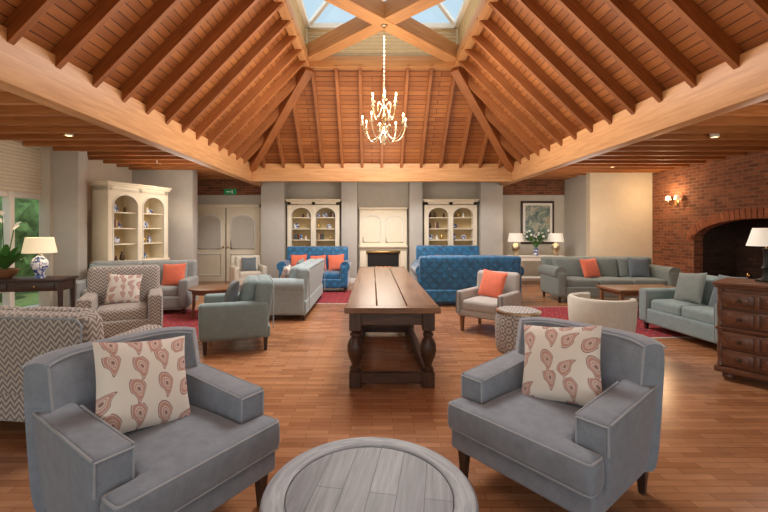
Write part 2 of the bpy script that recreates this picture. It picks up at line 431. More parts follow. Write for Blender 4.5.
while x<X1-.1:
    t_=tmax(x,X0,X1,x0,x1)
    b.beam((x,Y1,ZB-dz),(x,Y1+(y1-Y1)*t_,ZB+(ZT-ZB)*t_-dz),.065,.17,M['rafter'])
    b.beam((x,Y0,ZB-dz),(x,Y0+(y0-Y0)*t_,ZB+(ZT-ZB)*t_-dz),.065,.17,M['rafter'])
    x+=.505
for (p,q) in (((X0,Y1),(x0,y1)),((X1,Y1),(x1,y1)),((X0,Y0),(x0,y0)),((X1,Y0),(x1,y0))):
    b.beam((p[0],p[1],ZB-.14),(q[0],q[1],ZT-.14),.2,.3,M['rafter'],.008)
y=YF+.2
while y<YB-.1:
    b.box(((XL-.3+X0)/2,y,CZ-.1),(X0-XL+.3,.075,.2),M['joist'])
    b.box(((XR+.3+X1)/2,y,CZ-.1),(XR+.3-X1,.075,.2),M['joist'])
    y+=.46
x=X0+.3
while x<X1:
    b.box((x,(Y1+YB)/2,CZ-.1),(.075,YB-Y1,.2),M['joist'])
    x+=.5
b.done('trim_rafters')
b=MB()
bw=.2
b.box((X0,(YF+YB)/2,2.985),(bw,YB-YF,.47),M['beam'],.01)
b.box((X1,(YF+YB)/2,2.985),(bw,YB-YF,.47),M['beam'],.01)
b.box(((X0+X1)/2,Y1,2.985),(X1-X0-bw,bw,.46),M['beam'],.01)
b.box(((X0+X1)/2,Y0,2.985),(X1-X0-bw,bw,.46),M['beam'],.01)
b.done('trim_ring_beam')
# lantern
b=MB(); LT=5.8
for (c,d) in ((((x0+x1)/2,y1+.03,ZT-.06),(x1-x0+.3,.16,.24)),(((x0+x1)/2,y0-.03,ZT-.06),(x1-x0+.3,.16,.24)),((x0-.03,(y0+y1)/2,ZT-.06),(.16,y1-y0,.24)),((x1+.03,(y0+y1)/2,ZT-.06),(.16,y1-y0,.24))):
    b.box(c,d,M['beam'],.01)
for k,(p,q) in enumerate((((x0,y0),(x1,y1)),((x0,y1),(x1,y0)))):
    b.beam((p[0],p[1],ZT+.08+k*.012),(q[0],q[1],ZT+.08+k*.012),.28,.3,M['beam'],.01)
for (c,d) in ((((x0+x1)/2,y1+.08,(ZT+LT)/2),(x1-x0+.2,.06,LT-ZT)),(((x0+x1)/2,y0-.08,(ZT+LT)/2),(x1-x0+.2,.06,LT-ZT)),((x0-.08,(y0+y1)/2,(ZT+LT)/2),(.06,y1-y0+.1,LT-ZT)),((x1+.08,(y0+y1)/2,(ZT+LT)/2),(.06,y1-y0+.1,LT-ZT))):
    b.box(c,d,M['warmwall'])
z=ZT+.1
while z<LT-.04:
    b.box(((x0+x1)/2,y1+.045,z),(x1-x0,.015,.05),M['creamin'],.004); b.box((x0-.045,(y0+y1)/2,z),(.015,y1-y0,.05),M['creamin'],.004); b.box((x1+.045,(y0+y1)/2,z),(.015,y1-y0,.05),M['creamin'],.004)
    z+=.075
cx,cy=(x0+x1)/2,(y0+y1)/2; AP=6.7
for p in ((x0,y0),(x0,y1),(x1,y0),(x1,y1),(cx,y1),(x0,cy),(x1,cy),(cx,y0)):
    b.beam((p[0],p[1],LT),(cx,cy,AP),.07,.08,M['white'])
for (p,q) in (((x0,y0),(x1,y0)),((x0,y1),(x1,y1)),((x0,y0),(x0,y1)),((x1,y0),(x1,y1))):
    b.beam((p[0],p[1],LT),(q[0],q[1],LT),.1,.1,M['white'])
P4=[(x0,y0),(x1,y0),(x1,y1),(x0,y1)]
for i in range(4):
    p,q=P4[i],P4[(i+1)%4]; b.quad([(p[0],p[1],LT+.03),(q[0],q[1],LT+.03),(cx,cy,AP+.03)],(1,0,0),(0,1,0),M['glass'])
b.done('window_1')
# walls
b=MB(); b.box(((XL+XR)/2,YB+.1,1.6),(XR-XL+1,.2,3.2),M['wall'],uv='wall')
b.done('wall_back')
b=MB(); b.box((-4.65,YB-.03,2.84),(2.85,.06,.62),M['brick'],uv='wall'); b.box((4.67,YB-.03,2.84),(1.95,.06,.62),M['brick'],uv='wall')
b.done('trim_brick_frieze')
b=MB()
for (xa,xb) in ((-3.12,-2.47),(-.86,-.42),(1.06,1.42),(3.06,3.68)):
    b.box(((xa+xb)/2,YB-.28,1.585),(xb-xa,.56,3.17),M['pier'],.01)
    b.box(((xa+xb)/2,YB-.29,.07),(xb-xa+.03,.58,.14),M['white'],.01)
b.done('wall_back_piers')
b=MB(); b.box((-5.15,9.95,1.585),(1.5,.3,3.17),M['pier'],.01); b.box((-5.15,9.94,.07),(1.52,.32,.14),M['white'],.01)
b.box((-5.98,9.6,1.585),(.2,4.6,3.17),M['wall'])
b.box((-5.75,7.5,1.585),(.66,.24,3.17),M['pier'],.01)
b.done('wall_left_inner')
b=MB()
b.box((XL-.1,2.7,2.66),(.2,9.6,1.02),M['warmwall'])
b.box((XL-.1,2.7,.06),(.2,9.6,.12),M['white'])
z=2.2
while z<3.1:
    b.box((XL+.015,2.7,z),(.02,9.4,.05),M['cream'],.004); z+=.06
b.done('wall_left')
b=MB()
y=-2.0
while y<7.5:
    b.box((XL-.03,y,1.13),(.14,.09,2.04),M['white'],.01); y+=.79
b.box((XL-.05,2.7,2.1),(.1,9.5,.1),M['white'],.01); b.box((XL-.05,2.7,.5),(.07,9.5,.06),M['white'],.01)
b.box((XL-.07,2.7,1.15),(.006,9.4,1.9),M['glass'])
b.done('window_2')
b=MB(); b.box((.6,YF-.1,2.98),(14,.2,.4),M['wall']); b.box((.6,YF-.1,.06),(14,.2,.12),M['white'])
b.done('wall_front')
b=MB()
for i in range(12): b.box((XL+.1+i*1.2,YF-.05,1.45),(.12,.1,2.7),M['white'],.01)
b.box((.6,YF-.05,2.1),(13.3,.08,.08),M['white']); b.done('window_3')
# right: brick wall + fireplace arch
b=MB(); FC,FH,FS,FR=7.62,1.45,1.30,.42
ya,yb=FC-FH,FC+FH
b.box((XR+.1,(yb+10.5)/2,1.585),(.2,10.5-yb,3.17),M['brick'],uv='wall')
b.box((XR+.1,(YF+ya)/2,1.585),(.2,ya-YF,3.17),M['brick'],uv='wall')
RM=T(XR,0,0)@Rz(90)
b.arch(ya,yb,FS,3.17,FR,-.2,0,M['brick'],M4=RM,n=20)
N=40
for i in range(N+1):
    a=PI*i/N; c=math.cos(a); s_=math.sin(a)
    py=FC+(FH+.1)*c; pz=FS+(FR+.1)*s_
    nrm=Vector((c/(FH),s_/(FR))).normalized()
    ang=math.degrees(math.atan2(nrm.y,nrm.x))
    b.box((0,0,0),(.2,.03,.105 if .2<i/N<.8 else .065),M['vbrick'],.006,1,M4=T(XR-.005,py,pz)@Rz(90)@Ry(-ang))
b.done('wall_right')
b=MB()
b.box((XR+1.0,FC,1.2),(.1,FH*2+.3,2.6),M['firebrick'],uv='wall')
b.box((XR+.6,ya-.05,1.2),(.8,.1,2.6),M['firebrick'],uv='wall'); b.box((XR+.6,yb+.05,1.2),(.8,.1,2.6),M['firebrick'],uv='wall')
b.box((XR+.6,FC,2.45),(.8,FH*2+.2,.1),M['firebrick'],uv='wall')
b.box((XR+.35,FC,.09),(1.1,FH*2-.1,.18),M['brick'],.01,1,uv='wall')
for k in range(7): b.box((XR+.55,FC-.45+k*.15,.36),(.4,.03,.03),M['black'])
for sy in (-.5,.5): b.box((XR+.35,FC+sy,.36),(.05,.05,.38),M['black']); b.ball((XR+.35,FC+sy,.58),.045,M['brass'])
for k in range(5): b.tube([(XR+.4+R.uniform(0,.2),FC-.35+k*.12,.42),(XR+.6,FC-.2+k*.1,.47)],.05,M['oldleg'],8)
b.done('brick_fireplace')
b=MB(); b.box((6.48,10.5,1.585),(1.62,.2,3.17),M['warmwall']); b.box((5.75,11.2,1.585),(.16,1.18,3.17),M['pier']); b.box((6.5,10.38,.07),(1.6,.03,.14),M['white'])
b.done('wall_right_return')
b=MB()
b.box((4.7,YB-.02,.07),(1.95,.03,.14),M['white']); b.done('baseboard_back')

# arched panel double door at back left
b=MB()
xa,xb=-5.25,-3.3; H=2.15; yy=YB-.05
b.box(((xa+xb)/2,yy,H/2),(xb-xa,.06,H),M['cream'],.005)
for xx in (xa-.05,xb+.05,): b.box((xx,yy-.02,(H+.1)/2),(.1,.12,H+.1),M['cream'],.01)
b.box(((xa+xb)/2,yy-.02,H+.05),(xb-xa+.2,.12,.1),M['cream'],.01)
b.box(((xa+xb)/2,yy-.035,H/2),(.02,.02,H),M['oldleg'])
for i in range(2):
    c_=xa+(i+.5)*(xb-xa)/2; w=.34
    pts=[(c_-w,yy-.04,.95),(c_+w,yy-.04,.95)]+[(c_+w*math.cos(rad(a)),yy-.04,1.72+.22*math.sin(rad(a))) for a in range(0,181,15)]
    b.tube(pts,.024,M['white'],6,True)
    b.box((c_,yy-.033,1.33),(2*w-.02,.008,.76),M['wall'])
    b.arch(c_-w,c_+w,1.71,1.712,.2,yy-.037,yy-.029,M['wall'])
    pts=[(c_-w,yy-.04,.18),(c_+w,yy-.04,.18),(c_+w,yy-.04,.8),(c_-w,yy-.04,.8)]
    b.tube(pts,.018,M['white'],6,True)
    b.ball((c_+(.42 if i==0 else -.42),yy-.07,1.0),.03,M['brass'])
b.done('door_1')

# ------------------------------------------------------------ bookcases
def bookcase(name,x,y,rot,w=1.55,h=2.35,d=.42,seed=1):
    r=random.Random(seed); b=MB(); zb=.85; op=(w-.3)/2
    b.box((0,0,zb/2),(w,d,zb),M['cream'],.01)
    b.box((0,-.01,zb),(w+.04,d+.05,.05),M['cream'],.012)
    for sx in (-1,1):
        b.box((sx*w/4,-d/2-.008,zb/2+.02),(w/2-.1,.02,zb-.22),M['cream'],.008)
        b.box((sx*w/4,-d/2-.02,zb/2+.02),(w/2-.26,.012,zb-.38),M['white'],.005)
        b.ball((sx*.08,-d/2-.035,.5),.016,M['brass'])
    b.box((0,d/2-.015,(zb+h)/2),(w,.03,h-zb),M['creamin'])
    for sx in (-1,1): b.box((sx*(w/2-.05),-.01,(zb+h)/2),(.1,d-.02,h-zb),M['cream'],.004)
    b.box((0,-.01,(zb+h)/2),(.1,d-.02,h-zb),M['cream'],.004)
    b.box((0,0,h-.06),(w,d,.12),M['cream']); 
    b.box((0,-.02,h-.01),(w+.05,d+.04,.05),M['cream'],.012); b.box((0,-.03,h+.03),(w+.1,d+.06,.04),M['cream'],.012)
    orn=MB()
    for sx in (-1,1):
        c_=sx*(.05+op/2); a0,a1=c_-op/2,c_+op/2
        b.arch(a0,a1,h-.42,h-.1,.24,-d/2+.0,-d/2+.03,M['cream'])
        b.tube([(a0+.01,-d/2-.003,zb+.03)]+[(c_+(op/2-.01)*math.cos(rad(a)),-d/2-.003,h-.42+.23*math.sin(rad(a))) for a in range(180,-1,-12)]+[(a1-.01,-d/2-.003,zb+.03)],.012,M['white'],6)
        for k,z in enumerate((zb+.03,zb+.36,zb+.68,zb+1.0)):
            if k: b.box((c_,.02,z),(op,d-.08,.025),M['cream'],.004)
            zz=z+(.0125 if k else -.005)
            xx=a0+.08
            while xx<a1-.1:
                q=r.random(); s_=r.uniform(.7,1.2)
                if q<.35: orn.lathe([(0,0),(.03*s_,0),(.045*s_,.04*s_),(.03*s_,.1*s_),(.018*s_,.13*s_),(.026*s_,.15*s_),(0,.15*s_)],r.choice([M['china'],M['oldleg'],M['white'],M['brass']]),12,T(xx,-.03,zz)); xx+=.14
                elif q<.55: orn.cyl((0,0,0),.075*s_,.012,M['china'],18,M4=T(xx+.03,.05,zz+.075*s_)@Rx(78)); xx+=.2
                elif q<.7:
                    nb=r.randint(3,6)
                    for i in range(nb): orn.box((xx+i*.03,.0,zz+.09),(.026,.15,.18-r.uniform(0,.04)),M['books'],.002,1)
                    xx+=nb*.03+.06
                else: xx+=.12
    b.done(name,x,y,0,rot); orn.done('shelf_ornaments',x,y,0,rot)
bookcase('arched_bookcase',-1.665,YB-.23,0,1.48,2.33,.42,3)
bookcase('arched_bookcase',2.24,YB-.23,0,1.5,2.33,.42,5)
bookcase('arched_bookcase',-5.07,8.47,71.5,1.45,2.4,.44,8)

# central panelled chimneypiece
b=MB(); c_=.32; yy=YB-.16
b.box((c_,yy,1.05),(1.36,.3,2.1),M['cream'],.01)
for i in range(2):
    xx=c_+(-.33 if i==0 else .33); w=.25
    b.tube([(xx-w,yy-.155,1.15),(xx+w,yy-.155,1.15)]+[(xx+w*math.cos(rad(a)),yy-.155,1.75+.16*math.sin(rad(a))) for a in range(0,181,15)],.018,M['white'],6,True)
b.box((c_,yy-.2,1.03),(1.38,.28,.05),M['cream'],.012); b.box((c_,yy-.17,.96),(1.3,.16,.09),M['cream'],.01)
for sx in (-.58,.58): b.box((c_+sx,yy-.18,.46),(.18,.1,.92),M['cream'],.01)
b.box((c_,yy-.153,.5),(.9,.01,.72),M['black']); b.box((c_,yy-.2,.87),(.98,.06,.06),M['brass'],.01)
for k in range(7): b.box((c_-.3+k*.1,yy-.2,.22),(.02,.1,.3),M['black'])
for k in range(4): b.ball((c_-.18+k*.12,yy-.18,.40),.045,M['ember'],(1,.6,1.3),8)
b.box((c_,yy-.3,.02),(1.36,.5,.04),M['black'],.005)
b.box((c_,yy-.1,2.12),(1.38,.3,.05),M['cream'],.012)
b.done('fireplace_mantel')

# ------------------------------------------------------------ seating
def put_pillow(base,lx,ly,lz,sz,mat,tilt=18,yaw=0,roll=0,t=.17,h=None):
    b=MB(); b.pillow(sz,h or sz,t,mat)
    b.done('throw_pillow',M4=base@T(lx,ly,lz)@Rz(yaw)@Rx(-tilt)@Ry(roll))
def sofa(name,x,y,rot,w,d,mat,back_h=.85,arm_h=.6,seat_h=.45,arm_w=.16,n=2,leg_h=.12,legmat=None,backc=True,roll=False,tuft=False,pillows=(),pipe=None,bt=.2,seatmat=None):
    legmat=legmat or M['dark']; b=MB(); hw=w/2; hd=d/2; sm=seatmat or mat
    for sx in (-1,1):
        for sy in (-1,1):
            X=sx*(hw-.08); Y=sy*(hd-.08); e=.028; g=.018
            b.hexa([(X-g,Y-g,0),(X+g,Y-g,0),(X+g,Y+g,0),(X-g,Y+g,0),(X-e,Y-e,leg_h+.02),(X+e,Y-e,leg_h+.02),(X+e,Y+e,leg_h+.02),(X-e,Y+e,leg_h+.02)],legmat)
    iw=w-2*arm_w
    b.cushion((0,0,(leg_h+seat_h-.14)/2),(w-.04,d-.05,seat_h-.14-leg_h+.02),.03,mat)
    for i in range(n):
        cw=iw/n; b.cushion((-iw/2+cw*(i+.5),-.06,seat_h-.07),(cw-.008,d-bt-.04,.16),.045,sm,(0,0,.025))
    b.cushion((0,hd-bt/2-.02,(back_h+leg_h)/2),(w-.06,bt,back_h-leg_h),.06,mat,lean=.12)
    if pipe:
        zc=(back_h+leg_h)/2; zz=back_h-.02; oy=hd-.02-.005+.12*(zz-zc)
        b.tube([(-w/2+.06,oy,leg_h+.1),(-w/2+.05,oy,zz-.04),(-w/2+.09,oy,zz),(w/2-.09,oy,zz),(w/2-.05,oy,zz-.04),(w/2-.06,oy,leg_h+.1)],.008,pipe,5)
    if backc:
        for i in range(n):
            cw=iw/n; hh=back_h-seat_h+.0
            b.cushion((-iw/2+cw*(i+.5),hd-bt-.07,seat_h+hh/2),(cw-.01,.17,hh),.06,sm,(0,.035,.01),lean=.2)
    for sx in (-1,1):
        b.cushion((sx*(hw-arm_w/2),-.02,(arm_h+leg_h)/2),(arm_w,d-.06,arm_h-leg_h),.045 ,mat,(.01,0,0))
        if roll:
            b.cyl((0,0,0),arm_w*.62,d-.08,mat,20,M4=T(sx*(hw-arm_w/2+.02),-.02,arm_h-.03)@Rx(90))
            b.tube([(sx*(hw-arm_w/2+.02)+arm_w*.62*math.cos(rad(a)),-hd+.02,arm_h-.03+arm_w*.62*math.sin(rad(a))) for a in range(0,360,20)],.007,pipe or mat,5,True)
        elif pipe:
            xi=sx*(hw-arm_w/2); a_=arm_w/2-.015; yf=-.02-(d-.06)/2+.006
            b.tube([(xi-a_,yf,leg_h+.03),(xi-a_,yf,arm_h-.02),(xi+a_,yf,arm_h-.02),(xi+a_,yf,leg_h+.03)],.006,pipe,5)
    if tuft:
        for r_ in range(3):
            for k in range(int(w/.2)):
                xx=-w/2+.14+k*.2+(.1 if r_%2 else 0)
                if abs(xx)<w/2-.1:
                    zz=seat_h+.13+r_*.15
                    if zz<back_h-.05:
                        b.ball((xx,hd+.005+(zz-(back_h+leg_h)/2)*.12-.02,zz),.014,mat,seg=8)
                        b.ball((xx,hd-bt-(.15 if backc else .02)+(zz-(back_h+leg_h)/2)*.12,zz),.016,mat,seg=8)
    o=b.done(name,x,y,0,rot); base=T(x,y,0)@Rz(rot)
    yb_=hd-bt-(.16 if backc else .0)-.08
    for (px,pm,ps) in pillows: put_pillow(base,px,yb_-.05,seat_h+ps*.5+.01,ps,pm,18,R.uniform(-12,12),R.uniform(-6,6),.14)
    return o

def lounge_chair(x,y,rot,pil):
    b=MB(); F=M['grayfab']; P=M['piping']
    for sx in (-1,1):
        for yy in (-.36,.34):
            X=sx*.355; g=.017; e=.03
            b.hexa([(X-g,yy-g,0),(X+g,yy-g,0),(X+g,yy+g,0),(X-g,yy+g,0),(X-e,yy-e,.2),(X+e,yy-e,.2),(X+e,yy+e,.2),(X-e,yy+e,.2)],M['dark'],.003,1)
    b.cushion((0,-.03,.245),(.83,.78,.13),.025,F)
    out=[(-.265,.27),(-.265,-.305),(-.425,-.305),(-.425,-.455),(.425,-.455),(.425,-.305),(.265,-.305),(.265,.27)]
    b.prism(out,.305,.465,F,.04,4,.03)
    rr=.03
    def rounded(zz,ins):
        pts=[]
        o=[(-.265+ins,.26),(-.265+ins,-.305-ins),(-.425+ins,-.305-ins),(-.425+ins,-.455+ins),(.425-ins,-.455+ins),(.425-ins,-.305-ins),(.265-ins,-.305-ins),(.265-ins,.26)]
        n=len(o)
        for i in range(n):
            p=Vector(o[i]);a=(Vector(o[i-1])-p).normalized()*rr;c=(Vector(o[(i+1)%n])-p).normalized()*rr
            for t_ in (0,.25,.5,.75,1):
                q=(p+a)*(1-t_)**2+p*2*t_*(1-t_)+(p+c)*t_**2; pts.append((q.x,q.y,zz))
        return pts
    b.tube(rounded(.455,.012),.0065,P,6,True); b.tube(rounded(.317,.012),.0065,P,6,True)
    for sx in (-1,1):
        xi,xo=sx*.265,sx*.44; yf,yr=-.295,.32; zf,zr=.60,.64; z0_=.2
        p=[(xi,yf,z0_),(xo-sx*.02,yf,z0_),(xo-sx*.02,yr,z0_),(xi,yr,z0_),(xi,yf,zf),(xo,yf,zf),(xo,yr,zr),(xi,yr,zr)]
        b.hexa(p,F,.028,4)
        q=.014; fp=[(xi+sx*q,yf+.002,.45),(xi+sx*q,yf-.001,zf-q),(xo-sx*q,yf-.001,zf-q),(xo-sx*q,yf+.002,.45)]
        b.tube(fp,.0065,P,6)
        b.tube([(xo-sx*q*.6,yf+.01,zf-.006),(xo-sx*q*.6,yr,zr-.006)],.006,P,6)
        b.tube([(xi+sx*q*.6,yf+.01,zf-.006),(xi+sx*q*.6,yr-.1,zr-.006)],.006,P,6)
    bm=bmesh.new(); secs=[]; NU=22; NS=20
    def cl(u): return (u*.415, .355-.10*abs(u)**4)
    def top(u): return .88-.02*abs(u)**6
    front=[]; back=[]
    for i in range(NU+1):
        u=-1+2*i/NU; X,Y=cl(u); e=.001; xa_,ya_=cl(max(-1,u-e)); xb_,yb_=cl(min(1,u+e)); tx,ty=xb_-xa_,yb_-ya_; L=math.hypot(tx,ty); nx,ny=ty/L,-tx/L
        th=.16*(1-.25*abs(u)**8); zt=top(u); zl=.19; zc=(zt+zl)/2; hh=(zt-zl)/2; loop=[]
        for k in range(NS):
            a=2*PI*k/NS; ca,sa=math.cos(a),math.sin(a)
            n_=math.copysign(abs(ca)**.42,ca)*th/2; z=zc+math.copysign(abs(sa)**.42,sa)*hh
            ln=(z-.4)*.2
            loop.append(bm.verts.new((X+nx*n_,Y+ny*n_+ln,z)))
        secs.append(loop)
        front.append((X+nx*th*.46,Y+ny*th*.46+(zt-.4)*.2,zt-.02)); back.append((X-nx*th*.46,Y-ny*th*.46+(zt-.4)*.2,zt-.02))
    for i in range(NU):
        for k in range(NS): bm.faces.new((secs[i][k],secs[i][(k+1)%NS],secs[i+1][(k+1)%NS],secs[i+1][k]))
    bm.faces.new(secs[0]); bm.faces.new(secs[-1][::-1])
    bmesh.ops.recalc_face_normals(bm,faces=bm.faces); b._merge(bm,F,None,'wall')
    b.tube(front,.0065,P,6); b.tube(back,.0065,P,6)
    for i_ in (0,NU):
        X,Y,Z=front[i_]; b.tube([(X,Y,Z),(X,Y-.033,Z-.14),(X,Y-.05,.63)],.006,P,6)
    b.done('grey_lounge_armchair',x,y,0,rot)
    base=T(x,y,0)@Rz(rot)
    put_pillow(base,pil[0],pil[1],.695,.47,M['pais'],26,pil[2],pil[3],.17)
lounge_chair(-1.10,2.08,57,(-.03,.10,-4,8))
lounge_chair(1.06,2.36,-52,(0.0,.10,6,-9))

sofa('chevron_loveseat',-2.70,3.28,173,1.6,.82,M['chev'],.9,.66,.45,.18,2,.12,backc=True,pipe=M['piping'])
sofa('chevron_armchair',-3.42,5.5,28,.95,.85,M['chev'],.98,.64,.46,.17,1,.14,backc=False,pillows=[(0,M['pais2'],.42)],pipe=M['piping'])
sofa('duck_egg_armchair',-1.78,5.25,-72,.9,.86,M['teal'],.87,.62,.45,.14,1,.18,backc=True,pillows=[(0.1,M['darkpil'],.4)],pipe=M['pale'])
sofa('pale_blue_sofa',-1.5,7.72,-90,2.3,.88,M['pale'],.88,.62,.46,.18,3,.1,roll=True,pipe=M['piping'],pillows=[(.6,M['pais2'],.4),(-.7,M['teal'],.42)])
sofa('grey_sofa',-4.26,7.3,10,1.9,.85,M['graysofa'],.92,.62,.46,.16,2,.12,pillows=[(.62,M['orange'],.42),(-.6,M['teal'],.42)],pipe=M['piping'])
sofa('blue_velvet_sofa',-1.4,9.95,0,1.65,.9,M['blue'],1.08,.66,.46,.18,2,.12,backc=False,tuft=True,roll=True,pillows=[(-.45,M['orange'],.42),(.05,M['orange'],.4),(.5,M['orange'],.42)])
sofa('blue_velvet_sofa',1.95,9.98,0,1.7,.9,M['blue'],1.1,.66,.46,.18,2,.12,backc=False,tuft=True,roll=True,pillows=[(-.45,M['orange'],.4)])
sofa('blue_velvet_sofa',1.92,8.25,180,2.05,.92,M['blue'],.99,.72,.46,.2,2,.1,backc=True,tuft=True,roll=True)
sofa('cream_armchair',-3.15,10.15,30,.8,.75,M['creamfab'],.85,.6,.45,.12,1,.15,pillows=[(0,M['darkpil'],.36)])
sofa('sage_sofa',5.05,8.65,0,2.5,.92,M['sage'],.9,.64,.46,.2,3,.12,roll=True,pillows=[(-.35,M['orange'],.42),(.7,M['darkpil'],.44)])
sofa('sage_loveseat',4.55,5.45,-86,1.4,.88,M['teal'],.84,.62,.46,.16,2,.12,pillows=[(.35,M['darkpil'],.46),(-.2,M['sage'],.44)],pipe=M['piping'])
sofa('stone_armchair',1.75,5.98,-42,.74,.72,M['linen'],.86,.6,.46,.09,1,.24,legmat=M['midwood'],backc=False,bt=.12,pillows=[(0,M['orange'],.42)],pipe=M['darkpil'])
b=MB()
b.lathe([(.27,.18),(.33,.18),(.36,.42),(.37,.66),(.355,.69),(.32,.70),(.29,.68),(.28,.42),(.27,.18)],M['creamfab'],30,None,-35,215)
b.cyl((0,0,.3),.3,.2,M['creamfab'],30); b.cushion((0,-.02,.43),(.5,.5,.12),.055,M['creamfab'],(0,0,.02))
for sx in (-1,1):
    for sy in (-1,1): b.tube([(sx*.2,sy*.2,.22),(sx*.24,sy*.24,0)],[.024,.014],M['midwood'],8)
b.done('cream_tub_chair',2.78,4.85,0,120)

# ------------------------------------------------------------ tables
b=MB(); TR=.405; TH=.5
b.cyl((0,0,TH-.02),.315,.035,M['graytop'],64,uv='wall')
b.lathe([(.318,TH-.045),(.318,TH-.001),(.324,TH+.003),(TR-.008,TH+.003),(TR,TH-.004),(TR,TH-.04),(TR-.012,TH-.05),(.318,TH-.05)],M['grayrim'],64)
b.lathe([(.30,TH-.05),(.37,TH-.05),(.37,TH-.14),(.35,TH-.14),(.35,TH-.06)],M['grayrim'],48)
for a in range(45,405,90):
    X,Y=.31*math.cos(rad(a)),.31*math.sin(rad(a))
    b.lathe([(0,0),(.03,0),(.034,.03),(.022,.06),(.034,.12),(.022,.2),(.036,.3),(.03,.34),(.04,.36),(.04,TH-.05),(0,TH-.05)],M['grayrim'],14,T(X,Y,0))
b.lathe([(0,.1),(.25,.1),(.25,.125),(0,.125)],M['graytop'],40)
b.beam((.31*.707,.31*.707,.11),(-.31*.707,-.31*.707,.11),.04,.03,M['grayrim']); b.beam((-.31*.707,.31*.707,.11),(.31*.707,-.31*.707,.11),.04,.03,M['grayrim'])
b.done('round_coffee_table',-.01,1.53,0,80)

b=MB(); tw,tl,th=.88,4.15,.78
for i,(xa_,ww) in enumerate(((-.29,.29),(0,.285),(.295,.3))):
    b.box((xa_,0,th-.025),(ww-.003,tl-.24,.05),M['oldtop'],.006,1)
for sy in (-1,1): b.box((0,sy*(tl/2-.06),th-.025),(tw+.01,.118,.052),M['oldtop'],.007,1)
for sx in (-1,1): b.box((sx*.36,0,th-.12),(.035,tl-.3,.14),M['oldleg'],.004,1)
for sy in (-1,1): b.box((0,sy*(tl/2-.17),th-.12),(.70,.035,.14),M['oldleg'],.004,1)
prof=[(0,.14),(.04,.14),(.054,.155),(.054,.18),(.036,.2),(.04,.225),(.064,.28),(.078,.34),(.076,.40),(.058,.445),(.038,.475),(.052,.49),(.052,.51),(.036,.525),(.045,.545),(.056,.55),(0,.55)]
for yy in (-tl/2+.17,0,tl/2-.17):
    for sx in (-1,1):
        b.box((sx*.35,yy,.075),(.115,.115,.15),M['oldleg'],.008,1); b.box((sx*.35,yy,.63),(.115,.115,.18),M['oldleg'],.006,1)
        b.lathe(prof,M['oldleg'],18,T(sx*.35,yy,0))
    b.box((0,yy,.085),(.62,.07,.10),M['oldleg'],.006,1)
for sx in (-1,1): b.box((sx*.35,0,.085),(.07,tl-.4,.10),M['oldleg'],.006,1)
b.done('refectory_table',.19,3.68+tl/2,0,0)

def side_table(name,x,y,r,h,mat):
    b=MB(); b.lathe([(0,h-.03),(r-.01,h-.035),(r,h-.02),(r,h-.005),(r-.01,h),(0,h)],mat,36)
    b.lathe([(r-.06,h-.03),(r-.06,h-.1),(r-.08,h-.1),(r-.08,h-.03)],mat,30)
    for k in range(4):
        a=rad(45+90*k); b.tube([((r-.08)*math.cos(a),(r-.08)*math.sin(a),h-.04),((r-.05)*math.cos(a),(r-.05)*math.sin(a),0)],[.028,.018],mat,8)
    b.done(name,x,y,.012)
side_table('round_side_table',-2.76,6.95,.4,.5,M['midwood'])
b=MB()
b.lathe([(0,.0),(.25,0),(.26,.02),(.275,.15),(.275,.36),(.26,.46),(.25,.485),(.0,.485)],M['lattice'],40)
b.lathe([(.25,.475),(.268,.48),(.268,.5),(.25,.505),(0,.505)],M['silver'],40); b.cyl((0,0,.507),.245,.006,M['lattice'],40,uv='wall')
b.done('lattice_drum_table',1.82,4.98)
b=MB()
b.box((0,0,.46),(1.25,.65,.045),M['midwood'],.008); b.box((0,0,.15),(1.1,.5,.03),M['midwood'],.006)
for sx in (-1,1):
    for sy in (-1,1): b.box((sx*.56,sy*.26,.22),(.055,.055,.44),M['midwood'],.006)
for sy in (-1,1): b.box((0,sy*.26,.41),(1.08,.025,.07),M['midwood'])
for sx in (-1,1): b.box((sx*.56,0,.41),(.025,.5,.07),M['midwood'])
b.done('wooden_coffee_table',4.75,7.05,.012,4)

# chest of drawers
b=MB(); w,d,h=1.2,.52,.98; C=M['chestw']
b.box((0,0,.1+(h-.13)/2),(w,d,h-.13),C,.006); b.box((0,-.01,h-.015),(w+.07,d+.06,.035),C,.012)
b.box((0,-.008,h-.045),(w+.04,d+.03,.03),C,.01); b.box((0,-.01,.11),(w+.05,d+.04,.06),C,.012); b.box((0,-.01,.52),(w+.03,d+.025,.035),C,.01)
for sx in (-1,1):
    for sy in (-1,1): b.lathe([(0,0),(.035,0),(.05,.03),(.045,.06),(.03,.08),(0,.08)],C,16,T(sx*(w/2-.07),sy*(d/2-.07),0))
rows=[(.235,.155),(.41,.155),(.63,.155),(.81,.155)]
for zc,hh in rows:
    for sx in (-1,1):
        b.box((sx*w/4,-d/2-.012,zc),(w/2-.05,.025,hh),C,.008)
        for ox in (-.125,.125):
            b.box((sx*w/4+ox,-d/2-.028,zc),(.2,.014,hh-.045),C,.006); b.box((sx*w/4+ox,-d/2-.038,zc),(.13,.012,hh-.085),C,.005)
        b.box((sx*w/4,-d/2-.036,zc),(.035,.02,hh-.03),C,.006)
        for ox in (-.125,.125):
            b.lathe([(0,0),(.008,0),(.008,.018),(.02,.026),(.016,.038),(0,.04)],M['dark'],12,T(sx*w/4+ox,-d/2-.042,zc)@Rx(90))
for sx in (-1,0,1):
    for z0_ in (.15,.55):
        b.lathe([(0,0),(.022,0),(.022,.03),(.012,.05),(.022,.1),(.024,.2),(.012,.28),(.022,.31),(.022,.36),(0,.36)],C,12,T(sx*(w/2-.022),-d/2-.012,z0_))
for sx in (-1,1):
    for zc in (.32,.74): b.box((sx*(w/2+.004),0,zc),(.02,d-.14,.28),C,.008)
b.done('oak_chest_of_drawers',4.06,3.72,0,-53)

